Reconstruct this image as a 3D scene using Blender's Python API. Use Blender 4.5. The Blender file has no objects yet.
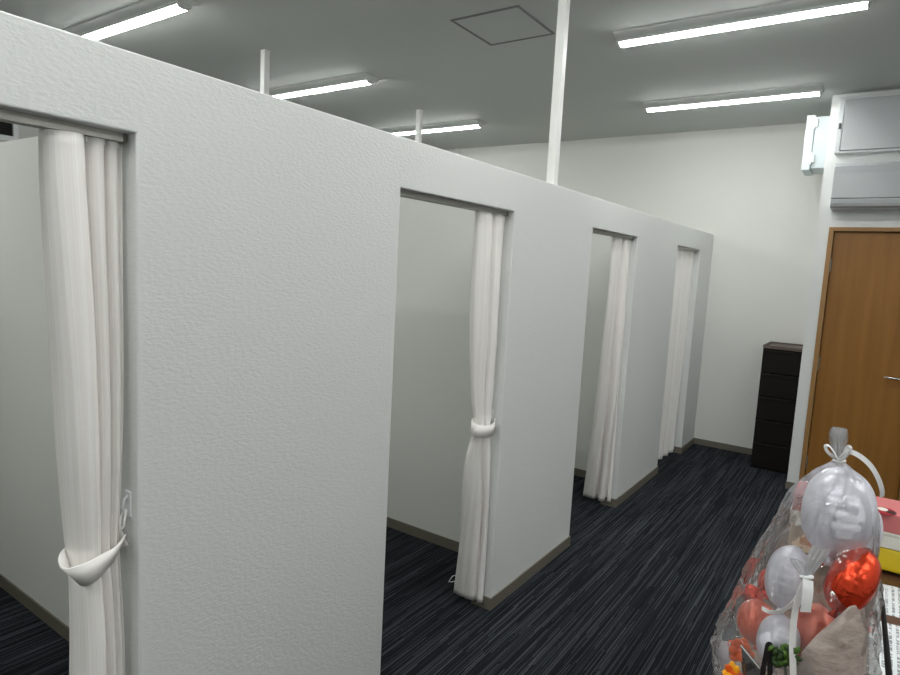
import bpy, bmesh, math, random
from mathutils import Vector, Matrix, noise
random.seed(7)
S = bpy.context.scene
COL = S.collection
PI = math.pi

# ------------------------------------------------------------------ camera
FPX = 621.94; YAW, PIT, ROL = .6019, .1155, .0522
CAM = Vector((1.4136, 0, 1.6687))
FW = Vector((-math.sin(YAW)*math.cos(PIT), math.cos(YAW)*math.cos(PIT), -math.sin(PIT)))
R0 = FW.cross(Vector((0, 0, 1))).normalized(); U0 = R0.cross(FW)
RT = math.cos(ROL)*R0 + math.sin(ROL)*U0
UP = -math.sin(ROL)*R0 + math.cos(ROL)*U0
cd = bpy.data.cameras.new('camera'); co = bpy.data.objects.new('camera', cd); COL.objects.link(co)
cd.sensor_fit = 'HORIZONTAL'; cd.sensor_width = 36; cd.lens = 36*FPX/900; cd.clip_start = .02
m3 = Matrix((RT, UP, -FW)).transposed()
co.matrix_world = Matrix.Translation(CAM) @ m3.to_4x4()
S.camera = co


def at(u, v, ax, val):
    d = FW + (u-450)/FPX*RT - (v-337.5)/FPX*UP
    return CAM + d*((val-CAM[ax])/d[ax])


# ------------------------------------------------------------------ materials
def lin(c):
    return tuple(((x/255+.055)/1.055)**2.4 if x/255 > .04045 else x/255/12.92 for x in c)


def mat(name, rgb, rough=.6, metal=0., spec=.5, bump=None, bscale=(40, 40, 40), bdist=.002, coat=0):
    m = bpy.data.materials.new(name); m.use_nodes = True
    nt = m.node_tree; b = nt.nodes['Principled BSDF']
    b.inputs['Base Color'].default_value = (*lin(rgb), 1)
    b.inputs['Roughness'].default_value = rough
    b.inputs['Metallic'].default_value = metal
    b.inputs['Specular IOR Level'].default_value = spec
    b.inputs['Coat Weight'].default_value = coat
    if bump:
        tc = nt.nodes.new('ShaderNodeTexCoord'); mp = nt.nodes.new('ShaderNodeMapping')
        mp.inputs['Scale'].default_value = bscale
        nz = nt.nodes.new('ShaderNodeTexNoise'); nz.inputs['Scale'].default_value = 1; nz.inputs['Detail'].default_value = 3
        bp = nt.nodes.new('ShaderNodeBump'); bp.inputs['Strength'].default_value = bump; bp.inputs['Distance'].default_value = bdist
        nt.links.new(tc.outputs['Object'], mp.inputs[0]); nt.links.new(mp.outputs[0], nz.inputs['Vector'])
        nt.links.new(nz.outputs['Fac'], bp.inputs['Height']); nt.links.new(bp.outputs[0], b.inputs['Normal'])
    return m


def nodes(m):
    return m.node_tree.nodes, m.node_tree.links, m.node_tree.nodes['Principled BSDF']


M = {}
M['wall'] = mat('embossed_wallpaper', (217, 219, 217), .75, spec=.3, bump=.45, bscale=(85, 60, 140), bdist=.0028)
M['wall_in'] = mat('plain_wallpaper', (219, 220, 215), .75, spec=.3, bump=.15, bscale=(85, 85, 140), bdist=.002)
M['ceil'] = mat('ceiling_board', (196, 200, 197), .85, spec=.2, bump=.5, bscale=(160, 160, 160), bdist=.002)
M['base'] = mat('taupe_skirting', (112, 107, 96), .5, spec=.4)
M['post'] = mat('white_paint', (232, 234, 230), .45)
M['rail'] = mat('aluminium', (168, 166, 160), .42, metal=.75)
M['white'] = mat('white_plastic', (235, 237, 238), .35)
M['elbox'] = mat('enclosure_white', (196, 206, 209), .4)
M['housing'] = mat('lamp_housing', (206, 209, 207), .5)
M['panel'] = mat('panel_grey', (170, 173, 175), .22)
M['panelrim'] = mat('panel_rim', (200, 203, 205), .35)
M['dark'] = mat('dark_gap', (22, 22, 22), .7)
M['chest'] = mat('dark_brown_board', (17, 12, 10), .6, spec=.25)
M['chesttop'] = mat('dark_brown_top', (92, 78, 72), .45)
M['steel'] = mat('brushed_steel', (205, 203, 198), .25, metal=1)
M['desk'] = mat('walnut_desk', (84, 56, 38), .4, bump=.1, bscale=(80, 6, 80))
M['pink'] = mat('pink_card', (204, 116, 116), .55)
M['cream'] = mat('white_card', (226, 224, 216), .6)
M['yellow'] = mat('yellow_packet', (226, 198, 28), .4)
M['tan'] = mat('tan_packet', (214, 192, 160), .6)
M['red'] = mat('red_print', (168, 18, 38), .5)
M['blackprint'] = mat('dark_print', (52, 16, 16), .5)
M['stick'] = mat('dark_grey_plastic', (52, 54, 54), .4)
M['black'] = mat('black_plastic', (20, 20, 24), .4)
M['leaf'] = mat('leaf_green', (72, 106, 34), .5)
M['leafd'] = mat('leaf_dark', (44, 70, 30), .5)
M['soil'] = mat('moss_brown', (70, 60, 40), .9)
M['petal_o'] = mat('orange_petal', (226, 96, 20), .6)
M['petal_y'] = mat('yellow_petal', (246, 170, 12), .6)
M['ribbon'] = mat('satin_ribbon', (236, 236, 236), .3, spec=.6)
M['frame_wood'] = mat('door_frame_wood', (150, 112, 66), .5)
M['balloon_w'] = mat('white_foil', (222, 222, 232), .3, metal=.15, bump=.3, bscale=(60, 60, 160), bdist=.003)
M['balloon_o'] = mat('orange_red_foil', (232, 74, 42), .25, metal=.75, bump=.5, bscale=(60, 60, 60), bdist=.004)
M['balloon_s'] = mat('salmon_foil', (232, 122, 98), .35, metal=.3, bump=.5, bscale=(60, 60, 60), bdist=.004)

# carpet: fine stripes along y
m = mat('striped_carpet', (30, 34, 42), .95, spec=.1); M['carpet'] = m
N, L, B = nodes(m)
def mth(op, a, b=None, nb=0.):
    n = N.new('ShaderNodeMath'); n.operation = op
    L.new(a, n.inputs[0])
    if b is not None: L.new(b, n.inputs[1])
    else: n.inputs[1].default_value = nb
    return n.outputs[0]
tc = N.new('ShaderNodeTexCoord'); sp = N.new('ShaderNodeSeparateXYZ'); L.new(tc.outputs['Object'], sp.inputs[0])
xs = mth('MULTIPLY', sp.outputs['X'], None, 290)          # yarn rows, about 3.5 mm each
cell = mth('FLOOR', xs)
w1 = N.new('ShaderNodeTexWhiteNoise'); w1.noise_dimensions = '1D'; L.new(cell, w1.inputs['W'])
yd = mth('FLOOR', mth('ADD', mth('MULTIPLY', sp.outputs['Y'], None, 2.2), mth('MULTIPLY', w1.outputs['Value'], None, 9)))
cmb = N.new('ShaderNodeCombineXYZ'); L.new(cell, cmb.inputs[0]); L.new(yd, cmb.inputs[1])
w2 = N.new('ShaderNodeTexWhiteNoise'); w2.noise_dimensions = '2D'; L.new(cmb.outputs[0], w2.inputs['Vector'])
nz2 = N.new('ShaderNodeTexNoise'); nz2.inputs['Scale'].default_value = 260; L.new(tc.outputs['Object'], nz2.inputs['Vector'])
fac = mth('ADD', mth('MULTIPLY', w2.outputs['Value'], None, .8), mth('MULTIPLY', mth('SUBTRACT', nz2.outputs['Fac'], None, .5), None, .7))
groove = mth('ABSOLUTE', mth('SUBTRACT', mth('FRACT', xs), None, .5))
fac = mth('SUBTRACT', fac, mth('MULTIPLY', groove, None, .35))
cr = N.new('ShaderNodeValToRGB')
cr.color_ramp.elements[0].position = .05; cr.color_ramp.elements[0].color = (*lin((20, 22, 25)), 1)
cr.color_ramp.elements[1].position = .85; cr.color_ramp.elements[1].color = (*lin((82, 86, 92)), 1)
e = cr.color_ramp.elements.new(.45); e.color = (*lin((35, 38, 43)), 1)
L.new(fac, cr.inputs['Fac']); L.new(cr.outputs['Color'], B.inputs['Base Color'])
bp = N.new('ShaderNodeBump'); bp.inputs['Strength'].default_value = .4; bp.inputs['Distance'].default_value = .003
L.new(fac, bp.inputs['Height']); L.new(bp.outputs[0], B.inputs['Normal'])

# door wood: vertical grain
m = mat('brown_door_wood', (140, 96, 48), .42, spec=.4); M['wood'] = m
N, L, B = nodes(m)
tc = N.new('ShaderNodeTexCoord'); mp = N.new('ShaderNodeMapping'); mp.inputs['Scale'].default_value = (22, 22, 1.1)
nz = N.new('ShaderNodeTexNoise'); nz.inputs['Scale'].default_value = 1; nz.inputs['Detail'].default_value = 4
cr = N.new('ShaderNodeValToRGB')
cr.color_ramp.elements[0].position = .3; cr.color_ramp.elements[0].color = (*lin((134, 92, 38)), 1)
cr.color_ramp.elements[1].position = .7; cr.color_ramp.elements[1].color = (*lin((150, 103, 46)), 1)
L.new(tc.outputs['Object'], mp.inputs[0]); L.new(mp.outputs[0], nz.inputs['Vector'])
L.new(nz.outputs['Fac'], cr.inputs['Fac']); L.new(cr.outputs['Color'], B.inputs['Base Color'])

# curtain cloth: cream with fine woven vertical stripes, slightly translucent
m = mat('curtain_cloth', (250, 247, 244), .75, spec=.25); M['cloth'] = m
N, L, B = nodes(m)
tr = N.new('ShaderNodeBsdfTranslucent'); tr.inputs['Color'].default_value = (*lin((236, 230, 222)), 1)
ms = N.new('ShaderNodeMixShader'); ms.inputs[0].default_value = .08
out = [n for n in N if n.type == 'OUTPUT_MATERIAL'][0]
L.new(B.outputs[0], ms.inputs[1]); L.new(tr.outputs[0], ms.inputs[2]); L.new(ms.outputs[0], out.inputs['Surface'])
uv = N.new('ShaderNodeUVMap'); mp = N.new('ShaderNodeMapping'); mp.inputs['Scale'].default_value = (120, .6, 1)
nz = N.new('ShaderNodeTexNoise'); nz.inputs['Scale'].default_value = 1; nz.inputs['Detail'].default_value = 1
cr = N.new('ShaderNodeValToRGB')
cr.color_ramp.elements[0].position = .4; cr.color_ramp.elements[0].color = (*lin((244, 240, 236)), 1)
cr.color_ramp.elements[1].position = .6; cr.color_ramp.elements[1].color = (*lin((252, 250, 248)), 1)
L.new(uv.outputs[0], mp.inputs[0]); L.new(mp.outputs[0], nz.inputs['Vector'])
L.new(nz.outputs['Fac'], cr.inputs['Fac']); L.new(cr.outputs['Color'], B.inputs['Base Color'])

# lamp diffuser
m = bpy.data.materials.new('lamp_diffuser'); m.use_nodes = True; M['lamp'] = m
N, L, B = nodes(m)
B.inputs['Base Color'].default_value = (.8, .8, .8, 1)
B.inputs['Emission Color'].default_value = (.985, 1, .98, 1)
B.inputs['Emission Strength'].default_value = 11


# clear film
def film(name, tint, haze, bumpd, hazecol=(220, 222, 226)):
    m = bpy.data.materials.new(name); m.use_nodes = True
    N, L, B = nodes(m)
    out = [n for n in N if n.type == 'OUTPUT_MATERIAL'][0]
    N.remove(B)
    t = N.new('ShaderNodeBsdfTransparent'); t.inputs['Color'].default_value = (*tint, 1)
    g = N.new('ShaderNodeBsdfGlossy'); g.inputs['Roughness'].default_value = .06
    d = N.new('ShaderNodeBsdfDiffuse'); d.inputs['Color'].default_value = (*lin(hazecol), 1)
    lw = N.new('ShaderNodeLayerWeight'); lw.inputs['Blend'].default_value = .32
    a = N.new('ShaderNodeMixShader'); b2 = N.new('ShaderNodeMixShader')
    mul = N.new('ShaderNodeMath'); mul.operation = 'MULTIPLY_ADD'; mul.inputs[1].default_value = .6; mul.inputs[2].default_value = .065
    a.inputs[0].default_value = haze
    L.new(t.outputs[0], a.inputs[1]); L.new(d.outputs[0], a.inputs[2])
    L.new(lw.outputs['Fresnel'], mul.inputs[0]); L.new(mul.outputs[0], b2.inputs[0])
    L.new(a.outputs[0], b2.inputs[1]); L.new(g.outputs[0], b2.inputs[2]); L.new(b2.outputs[0], out.inputs['Surface'])
    tc = N.new('ShaderNodeTexCoord'); vo = N.new('ShaderNodeTexVoronoi'); vo.feature = 'DISTANCE_TO_EDGE'
    mp = N.new('ShaderNodeMapping'); mp.inputs['Scale'].default_value = (26, 26, 11)
    nz = N.new('ShaderNodeTexNoise'); nz.inputs['Scale'].default_value = 4
    mixv = N.new('ShaderNodeMixRGB'); mixv.inputs[0].default_value = .12
    bp = N.new('ShaderNodeBump'); bp.inputs['Strength'].default_value = 1; bp.inputs['Distance'].default_value = bumpd
    L.new(tc.outputs['Object'], mp.inputs[0]); L.new(mp.outputs[0], mixv.inputs[1]); L.new(nz.outputs['Color'], mixv.inputs[2])
    vo.inputs['Scale'].default_value = 1
    L.new(mixv.outputs[0], vo.inputs['Vector']); L.new(vo.outputs['Distance'], bp.inputs['Height'])
    for sh in (g, lw): L.new(bp.outputs[0], sh.inputs['Normal'])
    return m


M['film'] = film('clear_film', (.985, .985, .985), .045, .006)
M['film2'] = film('clear_film_crumpled', (.96, .96, .96), .38, .02)
M['wrap'] = mat('beige_wrapping_paper', (176, 162, 154), .6, bump=.5, bscale=(30, 30, 60), bdist=.01)
M['wraplight'] = mat('pale_wrapping_paper', (206, 196, 204), .6, bump=.5, bscale=(30, 30, 60), bdist=.01)

# printed paper: rows of small grey print
m = mat('printed_paper', (226, 230, 232), .7); M['paper'] = m
N, L, B = nodes(m)
tc = N.new('ShaderNodeTexCoord'); sp = N.new('ShaderNodeSeparateXYZ'); L.new(tc.outputs['Object'], sp.inputs[0])
def mth(op, a, b=None, nb=0.):
    n = N.new('ShaderNodeMath'); n.operation = op
    if isinstance(a, (int, float)): n.inputs[0].default_value = a
    else: L.new(a, n.inputs[0])
    if b is not None: L.new(b, n.inputs[1])
    else: n.inputs[1].default_value = nb
    return n.outputs[0]
rows = mth('LESS_THAN', mth('FRACT', mth('MULTIPLY', sp.outputs['X'], None, 62)), None, .42)
mp = N.new('ShaderNodeMapping'); mp.inputs['Scale'].default_value = (62, 130, 1)
L.new(tc.outputs['Object'], mp.inputs[0])
nz = N.new('ShaderNodeTexNoise'); nz.inputs['Scale'].default_value = 1; L.new(mp.outputs[0], nz.inputs['Vector'])
mp2 = N.new('ShaderNodeMapping'); mp2.inputs['Scale'].default_value = (20, 9, 1)
L.new(tc.outputs['Object'], mp2.inputs[0])
nz2 = N.new('ShaderNodeTexNoise'); nz2.inputs['Scale'].default_value = 1; L.new(mp2.outputs[0], nz2.inputs['Vector'])
fac = mth('MULTIPLY', mth('MULTIPLY', rows, mth('GREATER_THAN', nz.outputs['Fac'], None, .47)), mth('GREATER_THAN', nz2.outputs['Fac'], None, .42))
mxr = N.new('ShaderNodeMixRGB'); mxr.inputs[1].default_value = (*lin((226, 230, 232)), 1); mxr.inputs[2].default_value = (*lin((96, 98, 106)), 1)
L.new(mth('MULTIPLY', fac, None, .8), mxr.inputs[0]); L.new(mxr.outputs[0], B.inputs['Base Color'])


# ------------------------------------------------------------------ helpers
def link(name, bm, m, parent=None, smooth=False, loc=None):
    me = bpy.data.meshes.new(name)
    bmesh.ops.recalc_face_normals(bm, faces=bm.faces)
    bm.to_mesh(me); bm.free()
    if m: me.materials.append(m)
    if smooth:
        for p in me.polygons: p.use_smooth = True
    o = bpy.data.objects.new(name, me); COL.objects.link(o)
    if parent:
        o.parent = parent
        o.matrix_parent_inverse = Matrix.Translation(-parent_world(parent))
    return o


def parent_world(p):
    v = Vector(p.location)
    return v  # parents are never nested with offsets: parts sit at the origin of their thing


def thing(name, label, cat, loc=(0, 0, 0), group=None):
    o = bpy.data.objects.new(name, None); COL.objects.link(o); o.location = loc
    o.empty_display_size = .05
    return tag(o, label, cat, group)


def tag(o, label, cat, group=None):
    o['label'] = label; o['category'] = cat
    if group: o['group'] = group
    return o


def struct(o):
    o['kind'] = 'structure'; return o


def box(bm, x0, x1, y0, y1, z0, z1, bev=0):
    t = bmesh.new()
    bmesh.ops.create_cube(t, size=1)
    bmesh.ops.scale(t, vec=(x1-x0, y1-y0, z1-z0), verts=t.verts)
    bmesh.ops.translate(t, vec=((x0+x1)/2, (y0+y1)/2, (z0+z1)/2), verts=t.verts)
    if bev: bmesh.ops.bevel(t, geom=t.edges[:], offset=bev, segments=2, affect='EDGES', profile=.5)
    me = bpy.data.meshes.new('t'); t.to_mesh(me); t.free(); bm.from_mesh(me); bpy.data.meshes.remove(me)
    return bm


def B1(*a, **k): return box(bmesh.new(), *a, **k)


def tube(bm, pts, r, n=8, closed=False, cap=True):
    pts = [Vector(p) for p in pts]; rings = []
    rr = r if isinstance(r, (list, tuple)) else [r]*len(pts)
    prev = None
    for i, p in enumerate(pts):
        a = pts[i-1] if (i or closed) else p; b = pts[(i+1) % len(pts)] if (i < len(pts)-1 or closed) else p
        t = (b-a).normalized()
        if prev is None: u = t.orthogonal().normalized()
        else: u = (prev - t*prev.dot(t)).normalized()
        prev = u; w = t.cross(u)
        rings.append([bm.verts.new(p + (u*math.cos(2*PI*k/n) + w*math.sin(2*PI*k/n))*rr[i]) for k in range(n)])
    m = len(rings)
    for i in range(m if closed else m-1):
        a, b = rings[i], rings[(i+1) % m]
        for k in range(n): bm.faces.new((a[k], a[(k+1) % n], b[(k+1) % n], b[k]))
    if cap and not closed:
        bm.faces.new(rings[0][::-1]); bm.faces.new(rings[-1])
    return bm


def spline(pts, n):
    """Catmull-Rom through pts, n samples."""
    P = [Vector(p) for p in pts]; out = []
    for i in range(n):
        s = i/(n-1)*(len(P)-1); k = min(int(s), len(P)-2); t = s-k
        a = P[k-1] if k else 2*P[0]-P[1]; b = P[k]; c = P[k+1]; d = P[k+2] if k+2 < len(P) else 2*P[-1]-P[-2]
        out.append(.5*((2*b) + (c-a)*t + (2*a-5*b+4*c-d)*t*t + (3*b-a-3*c+d)*t**3))
    return out


def strip(bm, pts, width, side, thick=.0012):
    """flat ribbon: pts with a width direction per point, closed thin box section."""
    pts = [Vector(p) for p in pts]; rings = []
    sd = side if isinstance(side, list) else [Vector(side)]*len(pts)
    ww = width if isinstance(width, list) else [width]*len(pts)
    for i, p in enumerate(pts):
        t = (pts[min(i+1, len(pts)-1)]-pts[max(i-1, 0)]).normalized()
        s = (sd[i]-t*sd[i].dot(t)).normalized(); nrm = t.cross(s)
        w = ww[i]/2
        rings.append([bm.verts.new(p+s*a*w+nrm*b*thick/2) for a, b in ((-1, -1), (1, -1), (1, 1), (-1, 1))])
    for a, b in zip(rings, rings[1:]):
        for k in range(4): bm.faces.new((a[k], a[(k+1) % 4], b[(k+1) % 4], b[k]))
    bm.faces.new(rings[0][::-1]); bm.faces.new(rings[-1])
    return bm


# ------------------------------------------------------------------ room shell
XL, XR, YB, YF, ZC = -5.2, 4.3, -4.2, 6.522, 3.103
struct(link('floor', B1(XL-.1, XR+.1, YB-.1, YF+.1, -.1, 0), M['carpet']))
struct(link('ceiling', B1(XL-.1, XR+.1, YB-.1, YF+.1, ZC, ZC+.1), M['ceil']))
struct(link('wall_far', B1(XL-.1, XR+.1, YF, YF+.1, 0, ZC), M['wall_in']))
struct(link('wall_back', B1(XL-.1, XR+.1, YB-.1, YB, 0, ZC), M['wall']))
struct(link('wall_left', B1(XL-.1, XL, YB, YF, 0, ZC), M['wall_in']))
struct(link('wall_right', B1(XR, XR+.1, YB, YF, 0, ZC), M['wall']))

# booth front partition with four openings
H = 2.10; HO = 1.927; T = .1
OP = [(-.05, .772), (1.709, 2.526), (3.460, 4.266), (5.276, 6.041)]
bm = bmesh.new()
ys = [-2.0] + [v for o in OP for v in o] + [YF]
# outline in the y-z plane, extruded in x
prof = [(-2.0, 0), (-2.0, H), (YF, H), (YF, 0)]
for a, b in reversed(OP):
    prof += [(b, 0), (b, HO), (a, HO), (a, 0)]
f = bm.faces.new([bm.verts.new((0, y, z)) for y, z in prof])
r = bmesh.ops.extrude_face_region(bm, geom=[f])
bmesh.ops.translate(bm, vec=(-T, 0, 0), verts=[v for v in r['geom'] if isinstance(v, bmesh.types.BMVert)])
o = struct(link('wall_front', bm, M['wall']))
md = o.modifiers.new('bevel', 'BEVEL'); md.width = .004; md.segments = 2; md.limit_method = 'ANGLE'
# cross partitions between the booths, and the rear one
CP = [1.16, 2.94, 4.73]
for y in [-.62]+CP:
    struct(link('wall_cross', B1(-2.36, -T, y, y+.08, 0, H, bev=.003), M['wall_in']))
struct(link('wall_rear', B1(-2.44, -2.36, -2.0, YF, 0, H, bev=.003), M['wall_in']))

# wall block with the door
XD, YD = .939, 5.655
DX0, DX1, DZ = 1.022, 1.712, 2.112
bm = bmesh.new()
pr = [(XD, 0), (XD, ZC), (XR, ZC), (XR, 0), (DX1, 0), (DX1, DZ), (DX0, DZ), (DX0, 0)]
f = bm.faces.new([bm.verts.new((x, YD, z)) for x, z in pr])
r = bmesh.ops.extrude_face_region(bm, geom=[f])
bmesh.ops.translate(bm, vec=(0, .12, 0), verts=[v for v in r['geom'] if isinstance(v, bmesh.types.BMVert)])
struct(link('wall_door', bm, M['wall']))
struct(link('wall_side', B1(XD, XD+.1, YD+.12, YF, 0, ZC), M['wall']))

# skirting
def sk(name, boxes):
    bm = bmesh.new()
    for b in boxes: box(bm, *b)
    struct(link(name, bm, M['base']))
hb, tb = .06, .007
bx = []
segs = [(-2.0, OP[0][0])] + [(OP[i][1], OP[i+1][0]) for i in range(3)] + [(OP[3][1], YF)]
for a, b in segs:
    bx.append((0, tb, a-(tb if a > -2 else 0), b+(tb if b < YF else 0), 0, hb))
    if a > -2: bx.append((-T, 0, a-tb, a, 0, hb))
    if b < YF: bx.append((-T, 0, b, b+tb, 0, hb))
    bx.append((-T-tb, -T, a-(tb if a > -2 else 0), b+(tb if b < YF else 0), 0, hb))
sk('baseboard_front', bx)
sk('baseboard_cross', [(-2.36, -T-tb, y-tb, y, 0, hb) for y in CP] + [(-2.36, -T-tb, y+.08, y+.08+tb, 0, hb) for y in CP])
sk('baseboard_rear', [(-2.36, -2.36+tb, a, b, 0, hb) for a, b in ((-.5, 1.15), (1.25, 2.93), (3.03, 4.72), (4.82, YF))])
sk('baseboard_far', [(tb, XD, YF-tb, YF, 0, hb), (-2.35, -T-tb, YF-tb, YF, 0, hb)])
sk('baseboard_side', [(XD-tb, XD, YD-tb, YF-tb, 0, hb), (XD, DX0-.005, YD-tb, YD, 0, hb), (DX1+.005, XR, YD-tb, YD, 0, hb)])

# door
dl = struct(link('door_1', B1(1.060, 1.674, YD+.03, YD+.07, .008, 2.078, bev=.002), M['wood']))
bm = bmesh.new()
for b in ((DX0, DX0+.034, YD-.012, YD+.11, 0, DZ), (DX1-.034, DX1, YD-.012, YD+.11, 0, DZ), (DX0+.034, DX1-.034, YD-.012, YD+.11, DZ-.03, DZ)):
    box(bm, *b, bev=.002)
box(bm, DX0+.034, DX0+.046, YD+.072, YD+.11, 0, DZ-.03); box(bm, DX1-.046, DX1-.034, YD+.072, YD+.11, 0, DZ-.03)
box(bm, DX0+.046, DX1-.046, YD+.072, YD+.11, DZ-.042, DZ-.03)
link('door_frame', bm, M['frame_wood'], dl)
bm = bmesh.new()
hz = 1.005
tube(bm, [(1.615, YD+.03, hz), (1.615, YD+.022, hz)], .025, 20)
tube(bm, [(1.615, YD+.03, hz), (1.615, YD-.02, hz), (1.60, YD-.032, hz), (1.49, YD-.030, hz+.003)], [.010, .010, .010, .0085], 12)
link('door_handle', bm, M['steel'], dl, True)
for hz in (1.82, 1.05, .25):
    bm = bmesh.new(); tube(bm, [(1.058, YD+.018, hz-.05), (1.058, YD+.018, hz+.05)], .007, 10)
    link('hinge', bm, M['rail'], dl)

# posts
def post(x, y, z0, label):
    t = thing('ceiling_post', label, 'post', (x, y, z0))
    t['group'] = 'white posts from booth walls to ceiling'
    link('shaft', B1(x-.0225, x+.0225, y-.0225, y+.0225, z0, ZC, bev=.002), M['post'], t)
    link('ceiling_plate', B1(x-.026, x+.026, y-.0225, y+.026, ZC-.004, ZC), M['post'], t)
post(-.05, 2.985, H, 'tall white square post on top of the front booth wall, nearest and largest')
post(-2.34, 2.98, H, 'slim white post behind the booth wall, leftmost, left of a ceiling light')
post(-2.345, 4.77, H, 'slim white post crossing in front of the far ceiling light behind the booths')
post(-3.08, YF-.0235, 0, 'tiny white post tip just above the booth wall at far wall')

# ------------------------------------------------------------------ ceiling lights
def lamp(x0, x1, y, label, lamp_label=None):
    t = thing('ceiling_light', label, 'ceiling light', (x0, y, ZC), 'long white ceiling lights')
    z1 = ZC-.036
    def prism(pr, a, b):
        bm = bmesh.new()
        f = bm.faces.new([bm.verts.new((a, y+p, z)) for p, z in pr])
        r = bmesh.ops.extrude_face_region(bm, geom=[f])
        bmesh.ops.translate(bm, vec=(b-a, 0, 0), verts=[v for v in r['geom'] if isinstance(v, bmesh.types.BMVert)])
        return bm
    link('housing', prism([(-.098, ZC), (-.098, ZC-.008), (-.042, z1+.006), (-.042, z1-.009), (.042, z1-.009), (.042, z1+.006), (.098, ZC-.008), (.098, ZC)], x0-.008, x1+.008), M['housing'], t)
    arc = [(-.037, z1-.009)] + [(-.037*math.cos(a), z1-.011-.014*math.sin(a)) for a in [PI*k/10 for k in range(11)]] + [(.037, z1-.009)]
    link('diffuser', prism(arc, x0+.012, x1-.012), M['lamp'], t)
    for a, b in ((x0, x0+.012), (x1-.012, x1)):
        link('end_cap', prism([(p*1.03, z) for p, z in arc], a, b), M['housing'], t)
lamp(-.065, 1.211, 3.810, 'long lit ceiling light in front of the hatch, upper right, nearest on this side')
lamp(-.389, .889, 5.384, 'lit ceiling light near the far wall beside the wall cabinets')
lamp(-3.31, -2.037, 2.168, 'lit ceiling light cut off behind booth wall at upper left corner')
lamp(-3.31, -2.037, 3.751, 'lit ceiling light behind the booth wall beside leftmost slim post')
lamp(-3.31, -2.037, 5.367, 'lit ceiling light behind the booths, crossed by a slim post, smallest')
for x, y in ((-.08, 2.15), (-.08, .55), (-.08, -1.05), (-.08, -2.65), (-3.31, .52), (-3.31, -1.1), (2.5, 3.765), (2.5, 2.15), (2.5, .55), (2.5, -1.05)):  # more lights out of view, added only to light the room
    lamp(x, x+1.276, y, 'unseen ceiling light added to light the room')

# ceiling hatch
hx0, hx1, hy0, hy1 = -.849, -.392, 3.123, 3.587
t = thing('ceiling_hatch', 'square ceiling hatch with a thin dark frame beside the tall post', 'hatch', ((hx0+hx1)/2, (hy0+hy1)/2, ZC))
bm = bmesh.new(); w = .014
for b in ((hx0, hx1, hy0, hy0+w), (hx0, hx1, hy1-w, hy1), (hx0, hx0+w, hy0+w, hy1-w), (hx1-w, hx1, hy0+w, hy1-w)):
    box(bm, *b, ZC-.006, ZC)
link('frame', bm, mat('hatch_frame', (120, 122, 122), .5, metal=.3), t)
link('panel', B1(hx0+w+.004, hx1-w-.004, hy0+w+.004, hy1-w-.004, ZC-.004, ZC), M['ceil'], t)

# ------------------------------------------------------------------ wall boxes near the door
# electrical enclosure on the side face
t = thing('electrical_box', 'white hinged electrical box on the side of the door wall, high up', 'electrical box', (XD, 5.95, 2.57))
link('body', B1(.832, XD+.003, 5.80, 6.10, 2.585, 2.985, bev=.004), M['elbox'], t)
link('lid', B1(.768, .829, 5.79, 6.11, 2.572, 3.0, bev=.006), M['elbox'], t)
for z in (2.935, 2.66):
    link('clasp', box(B1(.812, .852, 5.772, 5.80, z-.032, z+.032, bev=.004), .822, .836, 5.764, 5.775, z-.045, z+.045, bev=.002), M['white'], t)
# upper panel board
t = thing('wall_panel', 'square grey panel with pale rim above the air conditioner, under the ceiling', 'panel', (1.4, YD, 2.66))
x0, x1, z0, z1 = 1.0, 1.80, 2.655, 3.062
y1 = YD
bm = bmesh.new(); w = .034
box(bm, x0, x0+w, y1-.08, y1, z0, z1, bev=.004); box(bm, x1-w, x1, y1-.08, y1, z0, z1, bev=.004)
box(bm, x0+w, x1-w, y1-.08, y1, z0, z0+.014); box(bm, x0+w, x1-w, y1-.08, y1, z1-.02, z1)
link('rim', bm, M['panelrim'], t)
link('door', B1(x0+w+.003, x1-w-.003, y1-.088, y1-.02, z0+.017, z1-.022, bev=.003), M['panel'], t)
link('latch', B1(x0+.010, x0+.026, y1-.092, y1-.078, 2.83, 2.872, bev=.003), M['stick'], t)
link('back_plate', B1(x0+w, x1-w, y1-.018, y1, z0+.014, z1-.02), M['panel'], t)
# air conditioner
t = thing('air_conditioner', 'white wall air conditioner with louvre slot directly above the wooden door', 'air conditioner', (1.43, YD, 2.24))
def acprof(pr, x0, x1):
    bm = bmesh.new(); f = bm.faces.new([bm.verts.new((x0, YD-d, z)) for d, z in pr])
    r = bmesh.ops.extrude_face_region(bm, geom=[f])
    bmesh.ops.translate(bm, vec=(x1-x0, 0, 0), verts=[v for v in r['geom'] if isinstance(v, bmesh.types.BMVert)])
    return bm
ax0, ax1 = 1.022, 1.822
link('body', acprof([(-.003, 2.24), (.16, 2.24), (.185, 2.26), (.185, 2.50), (.17, 2.545), (.14, 2.567), (-.003, 2.567)], ax0, ax1), M['panelrim'], t)
link('front_panel', acprof([(.186, 2.305), (.2, 2.31), (.2, 2.49), (.185, 2.54), (.15, 2.566), (.148, 2.56), (.18, 2.53), (.186, 2.49)], ax0+.003, ax1-.003), M['panel'], t)
link('louvre', acprof([(.165, 2.241), (.19, 2.25), (.197, 2.27), (.198, 2.297), (.185, 2.297), (.18, 2.26)], ax0+.003, ax1-.003), M['panel'], t)

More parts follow.
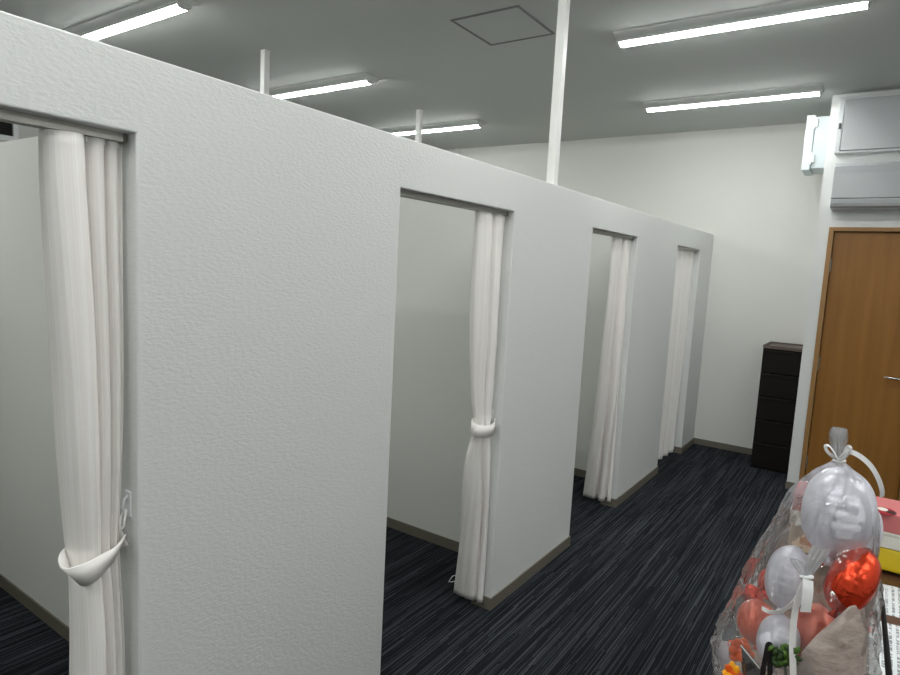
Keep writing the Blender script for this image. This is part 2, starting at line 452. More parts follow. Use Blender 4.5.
# dark vent on the far left wall
p = at(6, 128, 0, XL)
t = thing('wall_vent', 'dark rectangular vent in white frame high on wall behind first booth', 'vent', (XL, p.y-.25, p.z))
a = at(12, 128, 0, XL).y; zt = at(8, 119.5, 0, XL).z; zb = at(8, 136, 0, XL).z
bm = bmesh.new()
box(bm, XL, XL+.03, a-.9, a+.04, zt, zt+.045, bev=.003); box(bm, XL, XL+.03, a-.9, a+.04, zb-.045, zb, bev=.003)
box(bm, XL, XL+.03, a, a+.04, zb, zt); box(bm, XL, XL+.03, a-.9, a-.86, zb, zt)
link('frame', bm, M['white'], t)
bm = bmesh.new()
for k in range(7):
    z = zb+(k+.5)*(zt-zb)/7; box(bm, XL+.004, XL+.02, a-.86, a, z-.003, z+.003)
box(bm, XL, XL+.004, a-.86, a, zb, zt)
link('grille', bm, M['dark'], t)

# ------------------------------------------------------------------ drawer chest
cx0, cx1, cy0, cy1, ch = .601, .925, 6.074, YF-.012, 1.115
t = thing('drawer_chest', 'tall dark brown chest of drawers in the corner by the door wall', 'chest of drawers', (.76, 6.3, 0))
bm = bmesh.new()
box(bm, cx0, cx0+.016, cy0+.012, cy1, 0, ch-.012); box(bm, cx1-.016, cx1, cy0+.012, cy1, 0, ch-.012)
box(bm, cx0+.016, cx1-.016, cy1-.008, cy1, 0, ch-.012); box(bm, cx0+.016, cx1-.016, cy0+.012, cy1-.008, 0, .03)
link('body', bm, M['chest'], t)
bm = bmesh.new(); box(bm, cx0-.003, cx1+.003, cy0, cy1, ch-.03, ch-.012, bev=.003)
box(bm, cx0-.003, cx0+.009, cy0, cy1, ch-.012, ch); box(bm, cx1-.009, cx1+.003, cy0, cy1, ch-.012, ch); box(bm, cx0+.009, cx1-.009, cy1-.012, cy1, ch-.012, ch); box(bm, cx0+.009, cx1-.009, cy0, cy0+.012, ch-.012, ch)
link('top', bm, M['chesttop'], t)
nd = 5; dh = (ch-.035-.03)/nd
for k in range(nd):
    z = .03+k*dh
    d = link('drawer', B1(cx0+.002, cx1-.002, cy0, cy0+.011, z+.004, z+dh-.004, bev=.002), M['chest'], t)
    link('drawer_grip', B1(cx0+.002, cx1-.002, cy0-.008, cy0, z+dh-.022, z+dh-.008, bev=.003), M['chest'], d)

# ------------------------------------------------------------------ curtains
def catm(pts, n): return [tuple(v) for v in spline([(a, b, 0) for a, b in pts], n)]


def curtain_mesh(levels, profile, nz=70, ns=140, seed=0, hem=True):
    """levels: (z, left(x,y), right(x,y), depth) top to bottom; profile: (u, d) fold section."""
    pa, pb, zm = profile if isinstance(profile, tuple) else (profile, profile, 0)
    pa, pb = catm(pa, ns), catm(pb, ns)
    zs = [l[0] for l in levels]
    lv = spline([(l[1][0], l[1][1], l[3]) for l in levels], 400)
    rv = spline([(l[2][0], l[2][1], 0) for l in levels], 400)
    zz = [v.x for v in spline([(z, 0, 0) for z in zs], 400)]
    bm = bmesh.new(); grid = []; uvl = bm.loops.layers.uv.new('UVMap')
    for i in range(nz):
        z = zs[0] + (zs[-1]-zs[0])*i/(nz-1)
        k = min(range(400), key=lambda q: abs(zz[q]-z))
        l, r, dep = Vector((lv[k].x, lv[k].y, 0)), Vector((rv[k].x, rv[k].y, 0)), lv[k].z
        ax = r-l; nn = Vector((ax.y, -ax.x, 0)).normalized()
        row = []
        mixf = min(1, max(0, (zm+.15-z)/.3))
        pr = [tuple(a+(b-a)*mixf for a, b in zip(p, q)) for p, q in zip(pa, pb)]
        for j, (u, d, _) in enumerate(pr):
            if hem and .095 < z-zs[-1] < .112: d = d+.05
            wob = noise.noise(Vector((u*5+seed*9, z*1.6, seed)))*.006 + noise.noise(Vector((u*9+seed, z*3, 3+seed)))*.002
            p = l+ax*u+nn*(d*dep+wob); p.z = z
            row.append(bm.verts.new(p))
        grid.append(row)
    for i in range(nz-1):
        for j in range(ns-1):
            f = bm.faces.new((grid[i][j], grid[i][j+1], grid[i+1][j+1], grid[i+1][j]))
            for lp, (a, b) in zip(f.loops, ((i, j), (i, j+1), (i+1, j+1), (i+1, j))):
                lp[uvl].uv = (b/(ns-1)*.9, a/(nz-1)*2)
    return bm


def put_curtain(label, yj, levels, profile, seed, hooks, extra=None):
    t = thing('curtain', label, 'curtain', (-.05, yj-.1, 0), 'cream curtains of the booths')
    c = link('cloth', curtain_mesh(levels, profile, seed=seed), M['cloth'], t, True)
    sd = c.modifiers.new('solid', 'SOLIDIFY'); sd.thickness = .0025; sd.offset = 0
    for y in hooks:
        bm = bmesh.new(); tube(bm, [(-.05, y, HO-.022), (-.05, y, HO-.012)], .003, 6)
        box(bm, -.056, -.044, y-.006, y+.006, HO-.034, HO-.02, bev=.002)
        link('runner', bm, M['white'], t)
    return t


def rail(a, b, label):
    t = thing('curtain_rail', label, 'curtain rail', (-.05, (a+b)/2, HO), 'aluminium curtain rails')
    bm = bmesh.new()
    for x0, x1, z0, z1 in ((-.068, -.032, HO-.004, HO), (-.068, -.064, HO-.02, HO-.004), (-.036, -.032, HO-.02, HO-.004), (-.064, -.055, HO-.02, HO-.017), (-.045, -.036, HO-.02, HO-.017)):
        box(bm, x0, x1, a+.012, b-.012, z0, z1)
    link('channel', bm, M['rail'], t)
    for y0, y1 in ((a+.004, a+.012), (b-.012, b-.004)):
        link('end_cap', B1(-.069, -.031, y0, y1, HO-.021, HO), M['base'], t)


where = ['nearest booth opening at left edge', 'second booth opening from the camera', 'third booth opening from the camera', 'last booth opening beside far wall']
for (a, b), w in zip(OP, where): rail(a, b, 'grey aluminium curtain rail at the top of the ' + w)

# curtain in the nearest opening
P1 = [(0, -.6), (.012, .2), (.10, .85), (.28, 1.0), (.42, .85), (.475, .1), (.49, -.7), (.515, -.3), (.55, .35), (.64, .6), (.72, .4), (.75, -.35), (.775, -.5), (.80, .1), (.87, .35), (.93, .1), (.945, -.5), (.96, -.3), (1, .1)]
c1 = put_curtain('cream curtain tied back in the nearest booth opening, large at left', .77,
    [(1.905, (-.05, .602), (-.05, .764), .030), (1.78, (-.05, .604), (-.05, .763), .038), (1.45, (-.05, .619), (-.05, .762), .052),
     (1.2, (-.05, .629), (-.05, .758), .056), (1.0, (-.052, .641), (-.055, .750), .048), (.93, (-.055, .648), (-.055, .750), .042),
     (.7, (-.05, .648), (-.05, .757), .052), (.4, (-.05, .636), (-.05, .762), .055), (.03, (-.05, .62), (-.05, .762), .055)], P1, 1, (.62, .655, .69, .72, .75))
# curtain in the second opening
P2 = [(0, -.3), (.03, .3), (.2, .7), (.36, .75), (.46, .4), (.50, -.6), (.55, -.3), (.60, .4), (.72, .8), (.83, .5), (.87, -.5), (.92, .1), (1, .2)]
P2b = [(0, -.3), (.03, .3), (.2, .6), (.42, .75), (.60, .8), (.70, .6), (.75, -.1), (.79, -.2), (.83, .5), (.90, .8), (.95, .6), (.97, .2), (1, .1)]
P2 = (P2, P2b, .75)
b0, b1 = at(456, 590, 2, .035), at(489, 599, 2, .035)
def A(u, v, x): q = at(u, v, 0, x); return (q.x, q.y)
c2 = put_curtain('cream curtain gathered by a band in the second booth opening', 2.52,
    [(1.905, (-.05, 2.285), (-.05, 2.512), .030), (1.75, (-.05, 2.29), (-.05, 2.508), .040), (1.39, (-.055, 2.31), (-.05, 2.506), .046),
     (1.1, (-.06, 2.345), (-.045, 2.496), .028), (.93, A(474, 430, -.06), (-.045, 2.486), .022), (.75, (-.09, 2.368), (-.035, 2.495), .028),
     (.4, (-.14, 2.44), (-.03, 2.508), .03), (.035, (b0.x, b0.y-.02), (b1.x-.005, 2.505), .02)], P2, 2, (2.33, 2.40, 2.45, 2.50))
bm = bmesh.new(); q = Vector((b0.x, b0.y-.02, .105))
tube(bm, [q+Vector((-.012, -.035, -.008)), q+Vector((-.004, -.014, .016)), q+Vector((.006, .004, .02)), q+Vector((.006, .004, -.012)), q+Vector((-.004, -.014, -.014))], .0022, 6, closed=True)
link('cord_loop', bm, M['white'], c2, True)
# curtain in the third opening
P3 = [(0, -.1), (.04, .3), (.25, .5), (.44, .35), (.5, -.6), (.56, -.5), (.6, .6), (.7, .8), (.77, .3), (.8, -.6), (.86, -.4), (.9, .3), (1, 0)]
b0, b1 = at(583, 495, 2, .035), at(605, 503, 2, .035)
c3 = put_curtain('cream curtain hanging loose in the third booth opening, untied', 4.26,
    [(1.905, A(613, 237, -.05), (-.05, 4.252), .028), (1.6, A(609, 283, -.06), (-.045, 4.252), .032), (1.28, A(604, 332, -.075), (-.04, 4.252), .036),
     (.7, A(594, 420, -.14), (-.035, 4.25), .04), (.035, (b0.x, b0.y), (-.03, 4.25), .036)], P3, 3, (3.98, 4.05, 4.14, 4.23))
bm = bmesh.new(); q = at(621.5, 283, 0, -.035)
bmesh.ops.create_icosphere(bm, subdivisions=2, radius=.011); bmesh.ops.scale(bm, vec=(1, 1, 1.5), verts=bm.verts); bmesh.ops.translate(bm, vec=q, verts=bm.verts)
# curtain in the last opening
bm.free()
P4 = [(0, 0)] + [((k+.5)/9, .8 if k % 2 else -.8) for k in range(9)] + [(1, 0)]
c4 = put_curtain('cream curtain drawn across the last booth opening beside the far wall', 6.03,
    [(1.905, (-.05, 5.30), (-.05, 6.022), .022), (1.4, (-.055, 5.30), (-.05, 6.015), .024), (.7, (-.06, 5.31), (-.05, 6.0), .026), (.045, (-.075, 5.32), (-.05, 5.975), .028)],
    P4, 4, (5.33, 5.47, 5.61, 5.75, 5.89, 6.0))


# tiebacks
def tieback(label, path, wid, sides, ring, hookp):
    t = thing('curtain_tieback', label, 'tieback', path[0], 'cream tiebacks around curtains')
    bm = strip(bmesh.new(), path, wid, sides, .004)
    link('band', bm, M['cloth'], t, True)
    if ring:
        link('cord_loop', tube(bmesh.new(), ring, .0026, 8, closed=True), M['cloth'], t, True)
    return t
# nearest: band sags from the hook on the jamb around the front of the curtain and back
hk = Vector((-.053, .772, 1.043))
fr = [at(u, v, 0, x) for u, v, x in ((124, 538, -.035), (115, 553, -.006), (103, 563, .010), (89, 573, .012), (76, 577, -.004), (69, 574, -.03), (66, 565, -.06), (74, 555, -.10), (95, 545, -.105), (113, 539, -.092), (123, 534, -.062))]
pth = spline(fr, 60)
sds = []
for i, p in enumerate(pth):
    f = i/59
    k = max(0, 1-abs(f-.5)/.35)
    sds.append(Vector((.1*k, .55*max(0, 1-f/.3)-.75*k, 1)).normalized())
wd = [.026+.034*min(1, i/20) for i in range(60)]
tb1 = tieback('cream tieback band looped around the nearest curtain', pth, wd, sds, [(-.032, .752, 1.0), (-.034, .757, 1.022), (-.040, .764, 1.036), (-.047, .764, 1.036), (-.052, .757, 1.02), (-.048, .752, .998), (-.040, .75, .99)], hk)
t = thing('tieback_hook', 'small white tieback hook screwed to jamb of the nearest opening', 'hook', (-.053, .772, 1.03))
link('plate', B1(-.056, -.028, .768, .772, 1.018, 1.082, bev=.0018), M['white'], t)
link('hook', tube(bmesh.new(), [(-.042, .77, 1.07), (-.042, .760, 1.064), (-.042, .756, 1.044), (-.042, .760, 1.03), (-.042, .770, 1.028)], .0032, 8), M['white'], t, True)
# second curtain
fr = [at(u, v, 0, x) for u, v, x in ((494.5, 424, -.035), (493, 429, -.008), (487, 431.5, .0), (479, 431.5, -.008), (473, 429, -.03), (471.5, 425, -.065), (476, 422, -.10), (487, 419, -.10), (493.5, 420, -.07))]
pth = spline(fr, 40)
tb2 = tieback('cream tieback band around the middle of second booth curtain', pth, .056, [Vector((0, .1, 1))]*40, [(-.05, 2.506, .95), (-.05, 2.515, .965), (-.058, 2.52, .96), (-.066, 2.515, .955), (-.06, 2.506, .945)], hk)
t = thing('tieback_hook', 'small white tieback hook on jamb behind second curtain', 'hook', (-.055, 2.526, .96))
link('plate', B1(-.064, -.046, 2.522, 2.526, .94, 1.0, bev=.0015), M['white'], t)
link('hook', tube(bmesh.new(), [(-.055, 2.524, .99), (-.055, 2.516, .984), (-.055, 2.513, .97), (-.055, 2.516, .958), (-.055, 2.524, .956)], .0028, 8), M['white'], t, True)

# ------------------------------------------------------------------ desk and what stands on it
ZD = .74
t = thing('desk', 'dark brown wooden desk carrying the wrapped balloons at bottom right', 'desk', (1.6, 1.6, 0))
link('desktop', B1(1.2, 2.0, .75, 2.62, ZD-.03, ZD, bev=.003), M['desk'], t)
for a, b in ((.78, .80), (2.57, 2.59)):
    link('side_panel', B1(1.24, 1.96, a, b, 0, ZD-.03), M['desk'], t)
link('modesty_panel', B1(1.26, 1.278, .80, 2.57, .12, ZD-.03), M['desk'], t)

yb = 2.42
t = thing('yellow_box', 'flat yellow packet under the white box at right edge', 'packet', (1.55, 2.52, ZD))
bm = B1(1.375, 1.80, yb+.002, 2.60, ZD+.012, .828, bev=.008)
link('body', bm, M['yellow'], t)
link('base', B1(1.38, 1.79, yb+.03, 2.59, ZD, ZD+.0115), M['black'], t)  # black slab standing in for the shadow gap beneath the packet
t = thing('tan_packet', 'small tan packet seen through left side of the clear bag', 'packet', (1.29, 2.5, ZD))
link('body', B1(1.235, 1.365, yb+.004, 2.59, ZD, .828, bev=.006), M['tan'], t)
link('label_patch', B1(1.27, 1.32, yb+.001, yb+.004, .77, .80), mat('tan_print', (170, 120, 80), .6), t)
t = thing('white_box', 'flat white box between the pink box and the yellow packet', 'box', (1.5, 2.52, .83))
link('body', B1(1.232, 1.79, yb, 2.60, .829, .872, bev=.003), M['cream'], t)
link('lid', B1(1.230, 1.792, yb-.002, 2.602, .8725, .882, bev=.002), M['cream'], t)
t = thing('pink_box', 'pink box with a red oval mark on top of the white box', 'box', (1.5, 2.52, .883))
link('body', B1(1.235, 1.785, yb, 2.598, .8825, .945, bev=.003), M['pink'], t)
bm = bmesh.new(); c = at(887, 511, 2, .9465)
def disc(bm, c, rx, ry, h, n=28):
    vs = [bm.verts.new((c[0]+rx*math.cos(2*PI*k/n), c[1]+ry*math.sin(2*PI*k/n), c[2])) for k in range(n)]
    f = bm.faces.new(vs); r = bmesh.ops.extrude_face_region(bm, geom=[f])
    bmesh.ops.translate(bm, vec=(0, 0, h), verts=[v for v in r['geom'] if isinstance(v, bmesh.types.BMVert)])
    return bm
link('oval_mark', disc(bmesh.new(), (c.x-.006, c.y, .9451), .032, .04, .0008), M['red'], t)['label'] = 'red oval mark'
link('mark_ring', disc(bmesh.new(), (c.x+.012, c.y-.004, .9459), .014, .018, .0006), M['blackprint'], t)
link('mark_centre', disc(bmesh.new(), (c.x-.012, c.y+.012, .9459), .015, .018, .0008), M['cream'], t)

def paper(name, label, corners, z, th=.0012):
    o = bpy.data.objects.new
    bm = bmesh.new()
    c0 = sum((Vector((x, y, 0)) for x, y in corners), Vector())/len(corners)
    vs = [bm.verts.new((x-c0.x, y-c0.y, 0)) for x, y in corners]
    f = bm.faces.new(vs); r = bmesh.ops.extrude_face_region(bm, geom=[f])
    bmesh.ops.translate(bm, vec=(0, 0, th), verts=[v for v in r['geom'] if isinstance(v, bmesh.types.BMVert)])
    ob = link(name, bm, M['paper']); ob.location = (c0.x, c0.y, z)
    return tag(ob, label, 'paper')
paper('printed_sheet', 'small printed paper sheet farther back on desk, near the yellow packet', [(1.505, 2.335), (1.80, 2.375), (1.80, 2.15), (1.49, 2.118)], ZD+.0002)
paper('printed_sheet', 'large printed paper sheet nearest the camera beside the clear bag', [(1.485, 2.062), (1.80, 2.09), (1.80, 1.80), (1.475, 1.755)], ZD+.0002)
t = thing('desk_stick', 'thin dark grey stick standing in front of the printed sheets', 'stick', (1.517, 1.5, ZD))
a, b = at(882, 598, 1, 1.51), at(889, 675, 1, 1.505); e = b+(b-a)*((b.z-ZD-.012)/(a.z-b.z))
link('shaft', tube(bmesh.new(), [a, a+(b-a)*.03, b, e], [.003, .0042, .0062, .0072], 12), M['stick'], t, True)
bm = disc(bmesh.new(), (e.x, e.y, ZD), .03, .03, .013); link('stand', bm, M['stick'], t)

# ------------------------------------------------------------------ the clear gift bag with balloons
YG = 1.45
def ring_rows(rows, y, dep):
    out = []
    for v, ul, ur, *k in rows:
        l, r = at(ul, v, 1, y), at(ur, v, 1, y)
        out.append(((l+r)/2, (r-l).length/2, (k[0] if k else dep)))
    return out
def bagmesh(rings, n=160, nr=150, pleat=.0, seed=0, closebase=False):
    """loft of rings (centre, half width, depth ratio) top to bottom, folded and crumpled"""
    cs = spline([r[0] for r in rings], nr); ws = spline([(r[1], r[2], 0) for r in rings], nr)
    zt, zb = cs[0].z, cs[-1].z
    bm = bmesh.new(); g = []
    for i in range(nr):
        row = []
        c = cs[i]; w = max(ws[i].x, .004); d = ws[i].y
        for k in range(n):
            a = 2*PI*k/n
            pl = .16*math.exp(-((w-.012)/.03)**2)*math.sin(a*9+seed) + .03*math.sin(a*5+c.z*9+seed)
            nn = noise.noise(Vector((math.cos(a)*2.2+seed, math.sin(a)*2.2, c.z*9)))*.06-abs(noise.noise(Vector((math.cos(a)*2.6+seed, math.sin(a)*2.6, c.z*13))))*.17-abs(noise.noise(Vector((math.cos(a)*5+seed+7, math.sin(a)*5, c.z*24))))*.09+.065
            q = w*(1+pl+nn)
            row.append(bm.verts.new((c.x+q*math.cos(a), c.y+q*d*math.sin(a), max(c.z, ZD+.002) if closebase else c.z)))
        g.append(row)
    for i in range(nr-1):
        for k in range(n): bm.faces.new((g[i][k], g[i][(k+1) % n], g[i+1][(k+1) % n], g[i+1][k]))
    if closebase: bm.faces.new(g[-1])
    return bm
rows = [(429, 832, 846, .8), (436, 830, 847, .8), (446, 831, 846, .9), (456, 833, 844, 1), (461, 834, 844, 1), (467, 826, 851, .95), (477, 811, 864, .9),
        (492, 796, 872, .85), (515, 785, 878, .85), (545, 768, 879, .9), (575, 754, 879, .95), (605, 740, 877, 1), (640, 724, 871, 1), (660, 719, 868, 1)]
R = ring_rows(rows, YG, .9)
lastc, lastw, _ = R[-1]
bcx = lastc.x
for z, w in ((.86, .150), (.80, .140), (.755, .125), (ZD+.002, .11)):
    R.append((Vector((1.337, YG, z)), w, 1.0))
bag = thing('gift_bag', 'clear film gift bag of balloons tied with white ribbon on desk', 'gift bag', (1.34, YG, ZD))
link('film', bagmesh(R, closebase=True), M['film'], bag, True)
# crumpled neck above the tie
R2 = ring_rows([(428, 833, 847, .6), (434, 831, 846, .7), (442, 833, 843, .8), (450, 832, 846, .8), (459, 835, 843, 1)], YG, .8)
link('gathered_neck', bagmesh([(c, w*.9, d) for c, w, d in R2], n=64, nr=40, seed=3), M['film2'], bag, True)
# ribbon at the neck
def P(u, v, y=YG): return at(u, v, 1, y)
vw = -FW
def rib(pts, w, y=None, parent=bag, side=None):
    pp = spline(pts, 40)
    sd = []
    for i, p in enumerate(pp):
        tt = (pp[min(i+1, 39)]-pp[max(i-1, 0)]).normalized(); s = tt.cross(vw)
        if side: s = s*(1-side)+vw*side
        sd.append(s.normalized())
    link('ribbon', strip(bmesh.new(), pp, w, sd, .0008), M['ribbon'], parent)
n0 = P(839, 461, YG-.018)
rib([P(841, 458, YG-.024), P(848, 452, YG-.03), P(858, 455, YG-.035), P(870, 465, YG-.03), P(878, 478, YG-.02), P(882, 490, YG-.01), P(882, 497, YG)], .0095)
rib([n0, P(832, 456, YG-.03), P(827, 451, YG-.03), P(825.5, 446, YG-.03), P(829, 446, YG-.03), P(834, 452, YG-.03), n0+Vector((0, -.004, 0))], .006, side=.5)
rib([n0, P(844, 455, YG-.03), P(848, 447, YG-.03), P(851, 449, YG-.035), P(846, 457, YG-.03), n0+Vector((0, -.005, 0))], .007, side=.3)
bm = bmesh.new(); tube(bm, [P(833.5, 461, YG-.016), P(839, 462.5, YG-.024), P(844.5, 461, YG-.016), P(844, 461, YG+.014), P(834, 461, YG+.014)], .0035, 8, closed=True)
link('tie', bm, M['ribbon'], bag, True)

# foil balloons
def balloon(label, u, v, y, rw, rh, tilt, m, yaw=0., seam=True, axis=.82, group='foil balloons in the bag'):
    """puffed foil: two half shells meeting at a crimped seam that runs along the long direction and faces the viewer"""
    c = at(u, v, 1, y); k = (c-CAM).dot(FW)/FPX; los = (c-CAM).normalized(); a, b = rw*k*.86, rh*k*.95
    bm = bmesh.new(); nu, nv = 72, 36; vt = []
    for i in range(nv+1):
        th = PI*i/nv            # from one face of the balloon to the other (seam at th=pi/2)
        row = []
        for j in range(nu):
            ph = 2*PI*j/nu
            d = abs(th-PI/2)
            cr = math.exp(-(d/.34)**2)*(.06*math.sin(ph*30+2*math.sin(ph*3))+.02*noise.noise(Vector((ph*9, th*2, u*.1))))
            fl = math.exp(-(d/.05)**2)*.03
            rr = math.sin(th)**.86*(1+cr*.6+fl) if 0 < i < nv else 0
            x = a*math.copysign(abs(math.cos(th))**.9, math.cos(th))
            row.append(Vector((x, b*axis*rr*math.cos(ph), b*rr*math.sin(ph))))
        vt.append(row)
    R3 = Matrix.Rotation(yaw, 3, 'Z'); RT3 = Matrix.Rotation(math.radians(tilt), 3, 'Y')
    rx = los.cross(UP).normalized(); base = Matrix((rx, los, rx.cross(los))).transposed()
    T3 = base @ RT3 @ R3
    rows_ = [[bm.verts.new(c+T3 @ p) for p in row] for row in vt[1:-1]]
    p0, p1 = bm.verts.new(c+T3 @ vt[0][0]), bm.verts.new(c+T3 @ vt[-1][0])
    for r1, r2 in zip(rows_, rows_[1:]):
        for j in range(nu): bm.faces.new((r1[j], r1[(j+1) % nu], r2[(j+1) % nu], r2[j]))
    for j in range(nu):
        bm.faces.new((p0, rows_[0][(j+1) % nu], rows_[0][j])); bm.faces.new((p1, rows_[-1][j], rows_[-1][(j+1) % nu]))
    t = thing('foil_balloon', label, 'balloon', c, group)
    link('balloon_skin', bm, m, t, True)
    tail = c+T3 @ Vector((0, 0, -b*1.0)); t2 = c+T3 @ Vector((0, 0, -b*1.22))
    link('tail', tube(bmesh.new(), [tail, t2], [.005, .009], 8), m, t, True)
    return t
balloon('largest white foil balloon at the top of the clear bag', 838, 512, 1.46, 37, 46, 8, M['balloon_w'], .1)
balloon('white foil balloon left of the ribbon knot, under the largest balloon', 788, 577, 1.42, 23, 32, 12, M['balloon_w'], -.15)
balloon('shiny orange-red foil balloon at the right side of the clear bag', 852, 580, 1.40, 24, 36, 24, M['balloon_o'], .12, axis=.66)
balloon('salmon orange foil balloon below the ribbon knot behind beige paper', 814, 634, 1.425, 22, 30, 10, M['balloon_s'], .3)
balloon('salmon foil balloon at lower left behind the white ribbon tail', 757, 622, 1.46, 21, 22, 0, M['balloon_s'], .5)
balloon('small orange-red foil balloon at the left edge of the bag', 753, 597, 1.53, 10, 13, -20, M['balloon_o'], .4)
balloon('small orange-red foil balloon peeking behind left white balloon', 768, 582, 1.50, 10, 14, 10, M['balloon_o'], .4)
balloon('white foil balloon at the bottom with green leaves before it', 778, 641, 1.355, 22, 26, 12, M['balloon_w'], .2)
balloon('greyish white foil balloon half hidden behind the orange-red one', 862, 535, 1.565, 18, 32, 12, M['balloon_w'], .2)

# knot of film and ribbons in the middle of the bag front
kn = Vector(P(807, 578, 1.325))
knot = thing('film_bow', 'crumpled clear film bow with hanging white ribbons at bag front', 'bow', kn)
Rk = [(P(u, v, 1.325), w, d) for u, v, w, d in ((822, 548, .013, .5), (818, 555, .013, .5), (813, 564, .010, .7), (808, 575, .007, 1), (806, 585, .008, 1), (805, 594, .013, .9))]
link('crumpled_film', bagmesh(Rk, n=64, nr=40, seed=5), M['film2'], knot, True)
Rk = [(P(u, v, 1.325), w, d) for u, v, w, d in ((796, 560, .010, .5), (800, 568, .008, .6), (806, 577, .006, 1), (807, 581, .005, 1))]
link('crumpled_film', bagmesh(Rk, n=48, nr=30, seed=8), M['film2'], knot, True)
rib([P(806, 578, 1.31), P(801, 590, 1.305), P(793, 603, 1.302), P(781, 611, 1.305), P(770, 612, 1.31), P(762, 608, 1.32)], .008, parent=knot)
rib([P(806, 580, 1.305), P(800, 594, 1.298), P(795, 612, 1.296), P(792.5, 640, 1.296), P(793, 668, 1.296), P(794, 690, 1.298)], .0125, parent=knot)
rib([P(808, 580, 1.305), P(808, 590, 1.297), P(807, 600, 1.294), P(805.5, 612, 1.294)], .020, parent=knot)
link('tie', tube(bmesh.new(), [P(801, 577, 1.317), P(806, 578, 1.312), P(812, 577, 1.317), P(812, 577, 1.335), P(801, 577, 1.335)], .004, 8, closed=True), M['ribbon'], knot, True)

# beige paper cone in front of the balloons
def patch(name, grid, m, parent=None, n=26, wob=.004, th=.0015):
    rows_ = [spline(r, n) for r in grid]
    cols = list(zip(*rows_)); g = [spline(list(c), n) for c in cols]
    bm = bmesh.new(); V = [[bm.verts.new(p+Vector((0, noise.noise(p*40)*wob, 0))) for p in c] for c in g]
    for i in range(n-1):
        for j in range(n-1): bm.faces.new((V[i][j], V[i+1][j], V[i+1][j+1], V[i][j+1]))
    o = link(name, bm, m, parent, True)
    sd = o.modifiers.new('solid', 'SOLIDIFY'); sd.thickness = th
    return o
o = patch('wrapping_paper', [
    [P(836, 618, 1.335), P(850, 607, 1.34), P(864, 605, 1.39)],
    [P(812, 640, 1.315), P(840, 632, 1.318), P(868, 634, 1.38)],
    [P(798, 662, 1.31), P(834, 660, 1.312), P(866, 664, 1.38)],
    [P(792, 715, 1.315), P(828, 715, 1.32), P(858, 715, 1.37)]], M['wrap'])
tag(o, 'beige wrapping paper sheet across the lower right of the balloons', 'wrapping paper')
o = patch('wrapping_paper', [
    [P(722, 641, 1.40), P(731, 642, 1.375)],
    [P(719, 655, 1.40), P(729, 658, 1.37)],
    [P(724, 680, 1.40), P(737, 684, 1.36)]], M['wraplight'], wob=.002)
tag(o, 'pale wrapping paper corner at the far left bottom of bag', 'wrapping paper')

# orange and yellow flower, leaves, small black bag
def flower(name, label, c, r, m1, m2, n=9):
    t = thing(name, label, 'flower', c)
    for k in range(n):
        a = 2*PI*k/n; bm = bmesh.new(); bmesh.ops.create_uvsphere(bm, u_segments=10, v_segments=7, radius=1)
        bmesh.ops.scale(bm, vec=(r*.52, r*.34, r*.14), verts=bm.verts)
        bmesh.ops.translate(bm, vec=(r*.55, 0, 0), verts=bm.verts)
        bmesh.ops.rotate(bm, matrix=Matrix.Rotation(-.5-.3*(k % 2), 3, 'Y'), verts=bm.verts)
        bmesh.ops.rotate(bm, matrix=Matrix.Rotation(a, 3, 'Z'), verts=bm.verts)
        bmesh.ops.rotate(bm, matrix=Matrix.Rotation(.9, 3, 'X'), verts=bm.verts)
        bmesh.ops.translate(bm, vec=c, verts=bm.verts)
        link('petal', bm, m1 if k % 3 else m2, t, True)
    bm = bmesh.new(); bmesh.ops.create_icosphere(bm, subdivisions=2, radius=r*.25); bmesh.ops.translate(bm, vec=c+Vector((0, -r*.15, r*.1)), verts=bm.verts)
    link('flower_centre', bm, m2, t, True)
    link('stem', tube(bmesh.new(), [c, Vector((c.x+.02, c.y+.03, ZD+.03))], .003, 6), M['leafd'], t)
    return t
flower('orange_flower', 'orange artificial flower at the left bottom of bag', P(741, 652, 1.385), .030, M['petal_o'], M['petal_o'])
flower('yellow_flower', 'yellow artificial flower below the orange one at left bottom', P(733, 673, 1.335), .022, M['petal_y'], M['petal_o'], 7)
t = thing('leaf_sprig', 'green leafy sprig in front of the bottom white balloon', 'leaves', P(785, 655, 1.315))
rnd = random.Random(4)
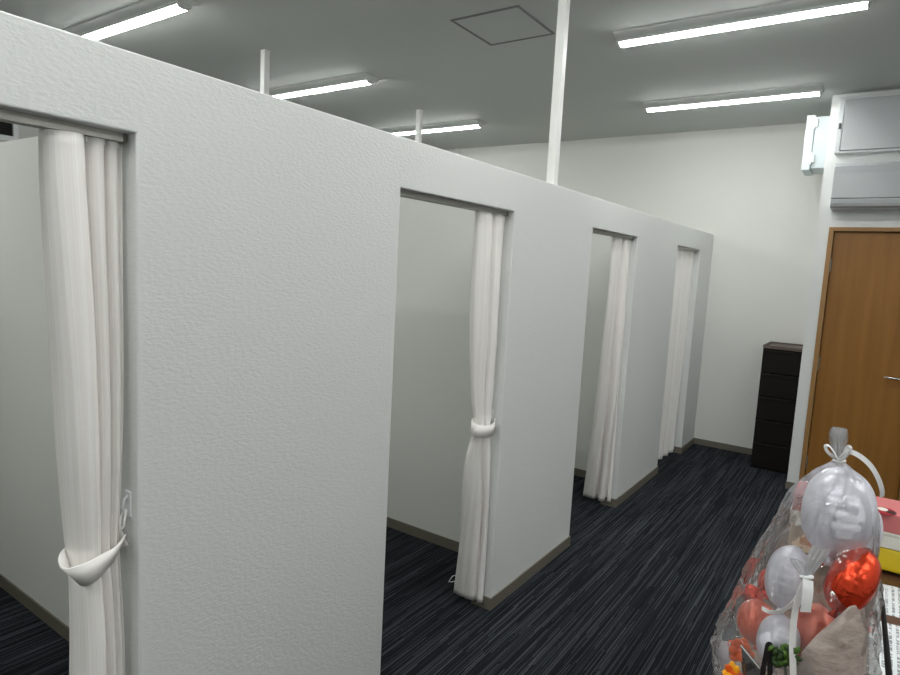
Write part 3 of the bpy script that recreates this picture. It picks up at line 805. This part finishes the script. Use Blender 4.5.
for k in range(44):
    c = P(rnd.uniform(768, 799), rnd.uniform(647, 664), rnd.uniform(1.300, 1.312)); r = rnd.uniform(.006, .010)
    bm = bmesh.new(); bmesh.ops.create_icosphere(bm, subdivisions=1, radius=r); bmesh.ops.scale(bm, vec=(1.2, .4, .7), verts=bm.verts)
    bmesh.ops.rotate(bm, matrix=Matrix.Rotation(rnd.uniform(-1.2, 1.2), 3, 'Y') @ Matrix.Rotation(rnd.uniform(-.8, .8), 3, 'X'), verts=bm.verts)
    bmesh.ops.translate(bm, vec=c, verts=bm.verts)
    link('leaf', bm, M['leaf'] if rnd.random() < .65 else M['leafd'], t, True)
link('stem', tube(bmesh.new(), [P(785, 656, 1.32), P(786, 675, 1.33), P(786, 720, 1.34)], .003, 6), M['leafd'], t)
t = thing('black_card', 'small black card with white specks beside the orange flower', 'card', P(750, 660, 1.33))
bm = bmesh.new(); q = [P(741, 645, 1.345), P(760, 668, 1.318), P(766, 686, 1.318), P(744, 676, 1.345)]
f = bm.faces.new([bm.verts.new(p) for p in q]); r = bmesh.ops.extrude_face_region(bm, geom=[f])
bmesh.ops.translate(bm, vec=(.001, .003, 0), verts=[v for v in r['geom'] if isinstance(v, bmesh.types.BMVert)])
link('card', bm, M['black'], t)
bm = bmesh.new(); tube(bm, [q[0]+Vector((0, -.002, 0)), q[1]+Vector((0, -.002, 0))], .0016, 6); link('pale_edge', bm, M['cream'], t)
t = thing('black_strap', 'black looped strap standing before the bottom white balloon', 'strap', P(768, 665, 1.30))
rib([P(761, 700, 1.30), P(763, 672, 1.298), P(766, 655, 1.297), P(768, 645, 1.30), P(770.5, 647, 1.303), P(770, 665, 1.303), P(770, 700, 1.303)], .010, parent=t)
st = t.children[0]; st.name = 'strap'; st.data.materials[0] = M['black']

# ------------------------------------------------------------------ world and view
w = bpy.data.worlds.new('world'); S.world = w; w.use_nodes = True
w.node_tree.nodes['Background'].inputs[0].default_value = (.5, .55, .6, 1)
w.node_tree.nodes['Background'].inputs[1].default_value = .05
vs = S.view_settings
vs.view_transform = 'Standard'; vs.look = 'None'; vs.gamma = 1; vs.exposure = 2.3; vs.use_curve_mapping = False
S.cycles.use_denoising = True
S.cycles.max_bounces = 10; S.cycles.diffuse_bounces = 6; S.cycles.transparent_max_bounces = 24
